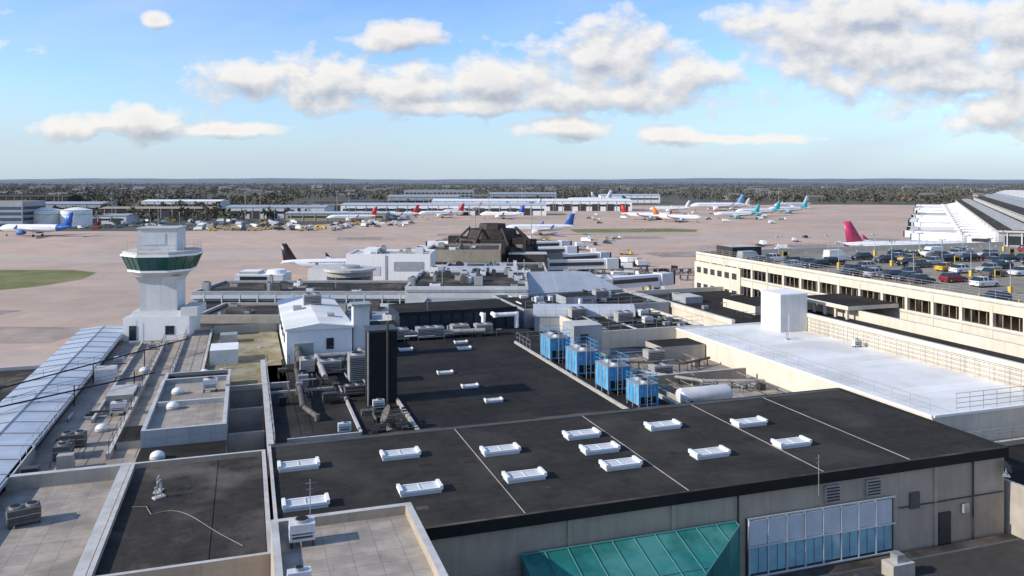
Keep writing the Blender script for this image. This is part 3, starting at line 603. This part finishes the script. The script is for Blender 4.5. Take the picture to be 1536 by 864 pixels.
for x in (600,760): R.append([(x,960-40*math.cos(t),10+9*math.sin(t)) for t in [math.pi*j/12 for j in range(13)]])
m.loft(R,silver); m.box(601,759,921,999,0,11,lightwall); m.box(610,750,920.8,920.95,0,8,greywall); m.finish('aircraft_hangar')

# ------------------------------------------------------------ aeroplanes
def plane_mesh(L,tail,belly=None):
    s=MB(); r=L*.05; zc=r*2.05; n=20
    st=[(.5,.03,-.25),(.49,.22,-.2),(.47,.5,-.12),(.43,.8,-.04),(.38,.97,0),(.33,1,0),(-.2,1,0),(-.3,.88,.1),(-.4,.6,.32),(-.47,.3,.5),(-.5,.1,.58)]
    wh=M('aircraft_white',(.78,.78,.77),.3,.03,1,spec=.5)
    R=[[(x*L,q*r*math.cos(t),zc+dz*r+q*r*math.sin(t)) for t in [2*math.pi*j/n for j in range(n)]] for x,q,dz in st]
    s.loft(R,wh,mats=[wh]*7+[tail]*3 if belly else [wh]*10)
    for sg in (-1,1):
        for i in range(int(L*.62/.75)):
            x=-.25*L+i*.75; s.face([(x,sg*(r*.985),zc+.28*r),(x+.32,sg*(r*.985),zc+.28*r),(x+.32,sg*(r*.97),zc+.28*r+.34),(x,sg*(r*.97),zc+.28*r+.34)],glass)
        def slab(pts,t,mat):
            s.loft([[(x,y,z-t/2) for x,y,z in pts],[(x,y,z+t/2) for x,y,z in pts]],mat)
        slab([(.13*L,sg*r*.5,zc-r*.6),(-.07*L,sg*r*.5,zc-r*.6),(-.13*L,sg*.47*L,zc+.02*L),(-.085*L,sg*.47*L,zc+.02*L)],.35,M('wing_grey',(.55,.56,.58),.4,.05,1))
        slab([(-.38*L,sg*r*.3,zc+r*.4),(-.46*L,sg*r*.3,zc+r*.4),(-.49*L,sg*.17*L,zc+r*.6),(-.455*L,sg*.17*L,zc+r*.6)],.2,wh)
        s.loft([[(x,sg*.16*L+q*math.cos(t),zc-r*.95+q*math.sin(t)) for t in [2*math.pi*j/14 for j in range(14)]] for x,q in ((.12*L,.026*L),(.1*L,.03*L),(.05*L,.028*L),(.01*L,.016*L))],tail if belly else wh)
        s.loft([[(-.085*L,sg*.47*L,zc+.02*L),(-.13*L,sg*.47*L,zc+.02*L),(-.15*L,sg*.48*L,zc+.065*L),(-.13*L,sg*.48*L,zc+.065*L)],[(-.085*L,sg*(.47*L+.15),zc+.02*L),(-.13*L,sg*(.47*L+.15),zc+.02*L),(-.15*L,sg*(.48*L+.15),zc+.065*L),(-.13*L,sg*(.48*L+.15),zc+.065*L)]],tail)
        s.tube((-.03*L,sg*.08*L,zc-r*.6),(-.03*L,sg*.08*L,.5),.15,galv,6); s.tube((-.03*L,sg*.08*L-.4,.55),(-.03*L,sg*.08*L+.4,.55),.55,tyre,12)
    F=[(-.36*L,zc+r*.8),(-.49*L,zc+r*.75),(-.515*L,zc+r*.9+.155*L),(-.46*L,zc+r*.9+.155*L)]
    s.loft([[(x,-.18,z) for x,z in F],[(x,.18,z) for x,z in F]],tail)
    s.tube((.4*L,0,zc-r*.7),(.4*L,0,.4),.12,galv,6); s.tube((.4*L,-.3,.4),(.4*L,.3,.4),.4,tyre,12)
    s.face([(.472*L,-r*.42,zc+.12*r),(.472*L,r*.42,zc+.12*r),(.452*L,r*.42,zc+.42*r),(.452*L,-r*.42,zc+.42*r)],glass)
    return s.finish('passenger_aeroplane',mesh_only=True,smooth=True)
tm=lambda n,c:M('livery_'+n,c,.35,.04,1)
T={'blue':tm('blue',(.03,.12,.42)),'red':tm('red',(.6,.04,.04)),'orange':tm('orange',(.75,.2,.03)),'teal':tm('teal',(.1,.5,.55)),'maroon':tm('maroon',(.45,.04,.12)),'dark':tm('dark',(.04,.025,.03)),'white':tm('white',(.7,.71,.73)),'lblue':tm('light_blue',(.2,.42,.65))}
def plane(x,y,deg,L,t,belly=False): inst(plane_mesh(L,T[t],belly),'passenger_aeroplane',(x,y,.02),math.radians(deg))
plane(-262,440,172,44,'blue',True); plane(-58,263,8,34,'dark'); plane(15,450,186,40,'blue'); plane(153,308,2,50,'maroon')
plane(-118,590,190,36,'red');plane(-92,625,192,38,'red');plane(-58,655,195,38,'red');plane(-44,700,200,36,'orange');plane(-22,720,200,38,'lblue');plane(8,770,195,42,'white');plane(-8,640,170,36,'blue')
plane(96,1000,190,60,'white');plane(128,1060,20,50,'white');plane(104,620,-15,38,'red');plane(122,590,-20,36,'orange');plane(205,800,185,55,'lblue');plane(180,640,188,38,'teal',True);plane(212,690,192,42,'teal',True);plane(255,740,195,42,'teal',True);plane(150,760,178,38,'white');plane(228,830,190,40,'white');plane(300,860,200,44,'white')
def truck(cab,box,kind):
    s=MB(); s.box(-3.2,3.2,-1.1,1.1,.5,.8,darkmetal)
    s.prism([(1.7,-1.15),(3.3,-1.15),(3.3,1.15),(1.7,1.15)],.6,2.4,cab,poly2=[(1.7,-1.05),(2.9,-1.05),(2.9,1.05),(1.7,1.05)]); s.face([(3.27,-1,1.4),(3.27,1,1.4),(2.98,.95,2.25),(2.98,-.95,2.25)],glass)
    if kind==0: s.box(-3.2,1.5,-1.2,1.2,.85,3.1,box); s.box(-3.0,1.3,-1.23,-1.2,1.2,1.3,cab)
    elif kind==1: s.loft([[(x,1.1*q*math.cos(t),1.9+1.0*q*math.sin(t)) for t in [2*math.pi*j/14 for j in range(14)]] for x,q in ((-3.2,.7),(-3,1),(1.2,1),(1.4,.7))],box)
    else: s.prism([(-3.2,-1),(1.4,-1),(1.4,1),(-3.2,1)],.85,1.1,box); s.prism([(-3.2,-.6),(1.6,-.6),(1.6,.6),(-3.2,.6)],1.1,1.3,box,poly2=[(-3.2,-.6),(-2,-.6),(-2,.6),(-3.2,.6)]); s.tube((-3,0,1.1),(2,0,3.2),.35,box,6)
    for x in(-2.2,2.3):
        for y in(-.95,.95): s.tube((x,y-.18,.48),(x,y+.18,.48),.48,tyre,12)
    return s.finish('service_truck',mesh_only=True)
TR=[truck(yellow,white,0),truck(white,white,0),truck(yellow,yellow,2),truck(white,galv,1),truck(paint('blue',(0,0,0)),white,0),truck(white,greywall,2),truck(yellow,tan,0)]
def scatter(n,x0,x1,y0,y1,w,cars=.4,lean=0):
    for i in range(n):
        y=random.uniform(y0,y1);x=random.uniform(x0,x1)+lean*(y-y0);r=random.choice((0,1.57,3.14,.3,-.4))
        if random.random()<cars:
            o=inst(random.choices(CM+VM,wts+[1,2,4,1,.5,.3,1,.3])[0],'parked_car',(x,y,.02),r)
        else: o=inst(random.choices(TR,w)[0],'service_truck',(x,y,.02),r); o.scale=(.8,.8,.75)
scatter(60,-200,-105,484,522,[3,2,4,1,1,2,4],.25); scatter(34,-125,-70,520,590,[1,4,.6,2,1,2,1],.5); scatter(26,-40,60,330,420,[.6,3,.6,2,1,2,.5],.3); scatter(16,8,48,275,300,[.6,3,.4,1,1,2,.5],.4)
scatter(24,40,220,560,740,[.4,4,.3,2,1,2,.3],.4); scatter(14,-60,-18,215,270,[.6,3,.6,1,1,2,.5],.3); scatter(14,14,40,205,262,[.6,3,.6,1,1,2,.5],.3); scatter(10,110,190,330,460,[.3,4,.4,2,1,1,.3],.4)
scatter(230,-330,-150,500,620,[.4,5,.3,1,1,1,.4],.9); scatter(140,-150,-80,620,720,[.4,4,.3,1,1,1,.4],.8); scatter(90,-90,-20,800,860,[.4,4,.3,1,1,1,.4],.8)
s=MB(); s.box(-1.2,1.2,-.75,.75,.35,.5,galv); s.box(-1.2,-1.1,-.75,.75,.5,1.5,darkmetal); s.box(1.1,1.2,-.75,.75,.5,1.5,darkmetal); s.box(-1.2,1.2,-.75,.75,1.5,1.56,brownduct)
for x in(-.8,.8):
    for y in(-.7,.7): s.tube((x,y-.06,.2),(x,y+.06,.2),.2,tyre,10)
s.tube((1.2,0,.4),(1.8,0,.4),.04,darkmetal,4); dolly=s.finish('baggage_dolly',mesh_only=True)
for i in range(15): inst(dolly,'baggage_dolly',(20+i*2.9,262+i*.3,.02),.1)
for i in range(24): inst(dolly,'baggage_dolly',(random.uniform(16,60),random.uniform(225,300),.02),random.uniform(0,3))

# ------------------------------------------------------------ distant buildings
def shed(x0,x1,y0,y1,h,wall,roof,band=True,doors=False,pitch=True):
    m=MB(); m.box(x0,x1,y0,y1,0,h,wall,roof)
    if pitch: m.loft([[(x0-.5,y0-.5,h),(x0-.5,(y0+y1)/2,h*1.18),(x0-.5,y1+.5,h)],[(x1+.5,y0-.5,h),(x1+.5,(y0+y1)/2,h*1.18),(x1+.5,y1+.5,h)]],roof)
    if band: m.box(x0+2,x1-2,y0-.12,y0-.01,h*.45,h*.65,glass)
    for x in np.arange(x0+4,x1-4,9): m.box(x,x+.4,y0-.3,y0-.13,0,h,coping)
    if doors:
        for x in np.arange(x0+6,x1-10,14): m.box(x,x+8,y0-.2,y0-.02,0,h*.7,darkmetal)
    return m
L=[(-230,-150,640,675,9,lightwall,silver2),(-150,30,700,735,9,white,silver),(-80,120,800,840,10,white,white),(-330,-240,640,660,8,brownrf,tan),(-440,-360,700,730,10,greywall,silver2),(-200,-120,800,830,8,tan,brownrf),
   (-140,-60,900,930,12,greywall,greywall),(-380,-300,820,850,9,lightwall,white),(120,200,1080,1110,10,white,silver),(-30,60,1080,1110,12,greywall,silver2),(-560,-480,620,650,9,white,silver2),(-330,-270,560,580,6,lightwall,silver2),(-600,-500,900,930,12,brownrf,brownrf),(-170,-95,600,622,6,tan,silver)]
for q in L: shed(*q[:5],q[5],q[6],doors=random.random()<.5).finish('airport_hangar')
m=MB(); m.roofed(-135,-48,1000,1020,0,18,greywall,coping,.6,.5,coping)
for z in (3,6.5,10,13.5):
    for x in np.arange(-133,-50,5): m.box(x,x+3.4,999.8,999.95,z,z+1.8,glass)
m.finish('office_building')
m=MB(); m.roofed(-350,-306,500,525,0,17,greywall,feltold,.6,.5,coping)
for z in (2,5.5,9,12.5): m.box(-349,-307,499.8,499.95,z,z+1.8,M('blue_glazing',(.05,.1,.16),.15,.2,.5)); m.box(-305.95,-305.8,501,524,z,z+1.8,glass)
m.finish('office_building')
m=MB(); m.roofed(-420,-356,520,545,0,21,lightwall,feltold,.6,.5,coping)
for z in (2,5.5,9,12.5,16): m.box(-419,-357,519.8,519.95,z,z+1.8,glass)
m.finish('office_building')
for x in (-303,-283):
    m=MB(); m.cyl(x,520,0,11.6,9.2,9.2,white,36); m.cyl(x,520,11.6,13.2,9.2,2,white,36); m.cyl(x,520,8.6,9.0,9.35,9.35,M('tank_band',(.2,.5,.45),.5),36); m.cyl(x,520,11.3,11.6,9.4,9.4,coping,36)
    for q in range(20):
        t=q*.12-2.6; m.box(x+9.5*math.cos(t)-.3,x+9.5*math.cos(t)+.3,520+9.5*math.sin(t)-.3,520+9.5*math.sin(t)+.3,q*.58,q*.58+.15,galv)
    m.finish('fuel_storage_tank',smooth=False)
s=MB()
hz1=M('distant_roof',(.17,.16,.155),.9,.2,.01); hz2=M('distant_wall',(.32,.32,.32),.9,.2,.01)
for i in range(90):
    y=random.uniform(1150,3000); x=random.uniform(-.68,.68)*y; w=random.uniform(5,12)*(1+y/4000);d=random.uniform(5,9);h=random.uniform(5,7)*(1+y/6000)
    s.box(x-w,x+w,y-d,y+d,0,h,random.choice((hz1,hz1,hz2))); s.loft([[(x-w-.3,y-d-.3,h),(x-w-.3,y,h+3),(x-w-.3,y+d+.3,h)],[(x+w+.3,y-d-.3,h),(x+w+.3,y,h+3),(x+w+.3,y+d+.3,h)]],hz1)
s.finish('distant_town')
s=MB(); s.tube((0,0,0),(0,0,22),.22,galv,8,.12); s.cyl(0,0,21.7,22.1,.9,.9,galv,10)
for q in range(6): 
    t=q*math.pi/3; s.box(.9*math.cos(t)-.25,.9*math.cos(t)+.25,.9*math.sin(t)-.25,.9*math.sin(t)+.25,21.4,22,galv)
fm=s.finish('floodlight_mast',mesh_only=True)
for x,y in ((-230,520),(-170,540),(-110,540),(-60,600),(-20,680),(40,740),(150,820),(220,880),(300,900),(-280,560),(-340,600),(-140,640),(10,820),(-12,260),(8,330),(360,560),(-200,600)): inst(fm,'floodlight_mast',(x,y,0))

# ------------------------------------------------------------ trees (distant belts)
def belt(name,rows,cols,nq,hs,dens):
    V=[];F=[];MI=[]
    lm=[M(f'{name}_leaf_{i}',c,.95,.3,.05) for i,c in enumerate(cols)]; tk=M('bark',(.07,.055,.045),.95)
    base=0
    for (y0,y1,x0,x1,sp) in rows:
        n=int((x1-x0)/sp)
        for i in range(n):
            x=x0+(i+random.uniform(-.6,.6))*sp; y=random.uniform(y0,y1)
            if math.sin(x*.011+y*.007)+math.sin(x*.027+1.3+y*.003)*.7<dens: continue
            h=random.uniform(*hs); w=h*random.uniform(.36,.6)
            t=np.array([[x-.3,y,0],[x+.3,y,0],[x+.15,y,h*.6],[x-.15,y,h*.6],[x,y-.3,0],[x,y+.3,0],[x,y+.15,h*.6],[x,y-.15,h*.6]])
            V.append(t); F+= [(base,base+1,base+2,base+3),(base+4,base+5,base+6,base+7)]; MI+=[len(cols)]*2; base+=8
            d=rng.normal(size=(nq,3)); d/=np.linalg.norm(d,axis=1)[:,None]; rad=rng.uniform(.35,1,nq)**.6
            c=d*rad[:,None]*np.array([w,w,h*.38])+np.array([x,y,h*.6])
            u=rng.normal(size=(nq,3)); u/=np.linalg.norm(u,axis=1)[:,None]; v=np.cross(u,rng.normal(size=(nq,3))); v/=np.linalg.norm(v,axis=1)[:,None]
            sz=(h*rng.uniform(.09,.2,nq))[:,None]
            q=np.stack([c-u*sz,c-v*sz*.7,c+u*sz,c+v*sz*.7],1).reshape(-1,3); V.append(q)
            F+=[(base+4*k,base+4*k+1,base+4*k+2,base+4*k+3) for k in range(nq)]; base+=4*nq
            tone=random.randrange(len(cols)); MI+=[tone if random.random()<.7 else random.randrange(len(cols)) for _ in range(nq)]
    me=bpy.data.meshes.new(name); me.from_pydata(np.concatenate(V).tolist(),[],F)
    for q in lm+[tk]: me.materials.append(q)
    me.polygons.foreach_set('material_index',MI); me.update()
    o=bpy.data.objects.new(name,me); bpy.context.scene.collection.objects.link(o)
belt('trees_near',[(560,600,-420,-200,10),(600,690,-460,-150,9),(690,760,-520,-140,8),(780,860,-560,-60,8),(880,950,-650,-20,8),(960,1060,-700,60,8),(1060,1150,-750,820,6),(1150,1220,-800,850,6),(700,900,620,900,12),(1000,1060,420,800,6)],[(.13,.1,.07),(.09,.085,.055),(.16,.125,.09),(.07,.08,.045)],34,(6,12),-.75)
hazemid=[(.12,.115,.095),(.1,.105,.09),(.145,.13,.11),(.09,.1,.085)]  # mid belt leaf colours, paled to paint in aerial haze
hazefar=[(.13,.145,.15),(.12,.135,.145),(.145,.15,.15)]  # far belt leaf colours, distance haze mixed into the bluish base colour
def rowsf(y,ye):
    rows=[]
    while y<ye:
        rows.append((y,y*1.05,-.7*y,.72*y,8*(y/1500)**.8)); y*=1.068
    return rows
belt('trees_mid',rowsf(1250,2300),hazemid,18,(8,13),-.9)
belt('trees_far',rowsf(2300,5600),hazefar,14,(8,13),-1.0)
m=MB()
def ridge(y,amp,base,seed,mat):
    pts=[]
    xs=np.arange(-y*.9,y*.9,y*.01)
    for x in xs:
        t=x/y*9+seed; pts.append(base+amp*(.5+.3*math.sin(t)+.2*math.sin(t*2.7+1)+.08*math.sin(t*9)+random.uniform(-.04,.04)))
    for i in range(len(xs)-1):
        m.face([(xs[i],y-y*.1,-.05),(xs[i+1],y-y*.1,-.05),(xs[i+1],y,pts[i+1]),(xs[i],y,pts[i])],mat)
ridge(6500,10,10,1,M('hill_near_haze',(.135,.165,.18),.95,.2,.004)); ridge(9500,18,14,3,M('hill_mid_haze',(.165,.205,.235),.95,.15,.002)); ridge(15000,34,34,5,farhill)  # ridges get paler and bluer with distance: haze painted into base colours
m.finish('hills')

# ------------------------------------------------------------ world
SE=math.radians(27); sd=Vector((-.94,-.33,0)).normalized()
w=bpy.data.worlds.new('World'); bpy.context.scene.world=w; w.use_nodes=True; nt=w.node_tree; nt.nodes.clear(); Lk=nt.links
out=nn(nt,'ShaderNodeOutputWorld'); bg=nn(nt,'ShaderNodeBackground'); bg.inputs[1].default_value=.115; Lk.new(bg.outputs[0],out.inputs[0])
sk=nn(nt,'ShaderNodeTexSky',sky_type='NISHITA'); sk.sun_disc=False; sk.sun_elevation=SE; sk.sun_rotation=math.atan2(sd.x,sd.y); sk.air_density=1.0; sk.dust_density=.4; sk.ozone_density=2.0
skyc=mixc(nt,1.0,sk.outputs[0],(1.25,1.5,1.9),'MULTIPLY')
tc=nn(nt,'ShaderNodeTexCoord'); sp=nn(nt,'ShaderNodeSeparateXYZ'); Lk.new(tc.outputs['Generated'],sp.inputs[0])
yy=math_(nt,'ADD',math_(nt,'ABSOLUTE',sp.outputs[1]),.03)
X=math_(nt,'DIVIDE',sp.outputs[0],yy); Z=math_(nt,'DIVIDE',sp.outputs[2],yy)
clouds=[(-.33,.12,.06,.024),(-.23,.118,.08,.03),(-.12,.11,.09,.03),(-.03,.118,.09,.034),(.09,.1,.17,.022),(-.05,.09,.2,.012),(.12,.15,.085,.042),(.2,.125,.06,.034),(.38,.165,.12,.055),(.5,.155,.13,.06),(.64,.165,.13,.07),(.44,.2,.16,.035),(.5,.12,.16,.018),(-.5,.066,.07,.018),(-.44,.07,.06,.022),(-.36,.06,.09,.01),(.06,.064,.05,.014),(.185,.052,.04,.012),(.27,.05,.1,.006),(.57,.078,.045,.022),(.66,.06,.05,.02),(-.43,.193,.015,.01),(-.13,.175,.06,.018),(-1.2,.2,.4,.1),(1.3,.25,.4,.12),(.95,.1,.15,.04)]
def density(dx,dz):
    x=math_(nt,'ADD',X,dx); z=math_(nt,'ADD',Z,dz); e=None
    for cx,cz,rx,rz in clouds:
        a=math_(nt,'MULTIPLY_ADD',x,1/rx,-cx/rx); b=math_(nt,'MULTIPLY_ADD',z,1/rz,-cz/rz)
        r=math_(nt,'SQRT',math_(nt,'ADD',math_(nt,'MULTIPLY',a,a),math_(nt,'MULTIPLY',b,b)))
        q=math_(nt,'SUBTRACT',1,r); e=q if e is None else math_(nt,'SMOOTH_MAX',e,q,.12)
    cb=nn(nt,'ShaderNodeCombineXYZ'); Lk.new(x,cb.inputs[0]); Lk.new(math_(nt,'MULTIPLY',z,1.5),cb.inputs[1]); cb.inputs[2].default_value=5.1
    n=nn(nt,'ShaderNodeTexNoise'); n.inputs['Scale'].default_value=19; n.inputs['Detail'].default_value=8; n.inputs['Roughness'].default_value=.56; Lk.new(cb.outputs[0],n.inputs['Vector'])
    e=math_(nt,'MAXIMUM',e,-1.2)
    return math_(nt,'MULTIPLY_ADD',math_(nt,'SUBTRACT',n.outputs[0],.49),2.9,e)
d0=density(0,0); d1=density(-.006,.015)
cov=math_(nt,'MULTIPLY_ADD',d0,1.5,.28,clamp=True)
cov=math_(nt,'MULTIPLY',math_(nt,'MULTIPLY',cov,math_(nt,'MULTIPLY_ADD',cov,-.6,1.6)),.93)
sh=math_(nt,'MULTIPLY_ADD',math_(nt,'SUBTRACT',d0,d1),.8,.6,clamp=True)
thick=math_(nt,'MULTIPLY_ADD',d0,-.22,1.12,clamp=True); sh=math_(nt,'MULTIPLY',sh,thick)
cc=mixc(nt,sh,(3.9,4.2,4.9),(8.4,8.1,7.7))
cb=nn(nt,'ShaderNodeCombineXYZ'); Lk.new(math_(nt,'MULTIPLY',X,1.6),cb.inputs[0]); Lk.new(math_(nt,'MULTIPLY_ADD',Z,6,math_(nt,'MULTIPLY',X,-.8)),cb.inputs[1])
n=nn(nt,'ShaderNodeTexNoise'); n.inputs['Scale'].default_value=2.2; n.inputs['Detail'].default_value=6; n.inputs['Roughness'].default_value=.55; Lk.new(cb.outputs[0],n.inputs['Vector'])
thin=math_(nt,'MULTIPLY',math_(nt,'MULTIPLY_ADD',n.outputs[0],3.2,-1.35,clamp=True),.42)
hz=math_(nt,'MULTIPLY',math_(nt,'MULTIPLY_ADD',Z,-8,1,clamp=True),.8)
base=mixc(nt,thin,skyc,(5.6,6.5,7.4)); base=mixc(nt,hz,base,(4.6,5.5,6.7))
Lk.new(mixc(nt,cov,base,cc),bg.inputs[0])
sl=bpy.data.lights.new('sun','SUN'); sl.energy=5.0; sl.angle=math.radians(.5); sl.color=(1,.93,.82)
so=bpy.data.objects.new('sun',sl); bpy.context.scene.collection.objects.link(so)
to=Vector((sd.x*math.cos(SE),sd.y*math.cos(SE),math.sin(SE))); so.rotation_euler=(-to).to_track_quat('-Z','Y').to_euler(); so.location=(0,0,200)
cd=bpy.data.cameras.new('camera'); cam=bpy.data.objects.new('camera',cd); bpy.context.scene.collection.objects.link(cam)
cam.location=(0,0,31); cam.rotation_euler=(math.radians(90),0,0); cd.lens=28.125; cd.sensor_width=36; cd.shift_y=-.1055; cd.clip_end=80000; cd.clip_start=.5
sc=bpy.context.scene; sc.camera=cam; sc.view_settings.view_transform='Standard'; sc.view_settings.look='None'; sc.view_settings.exposure=0
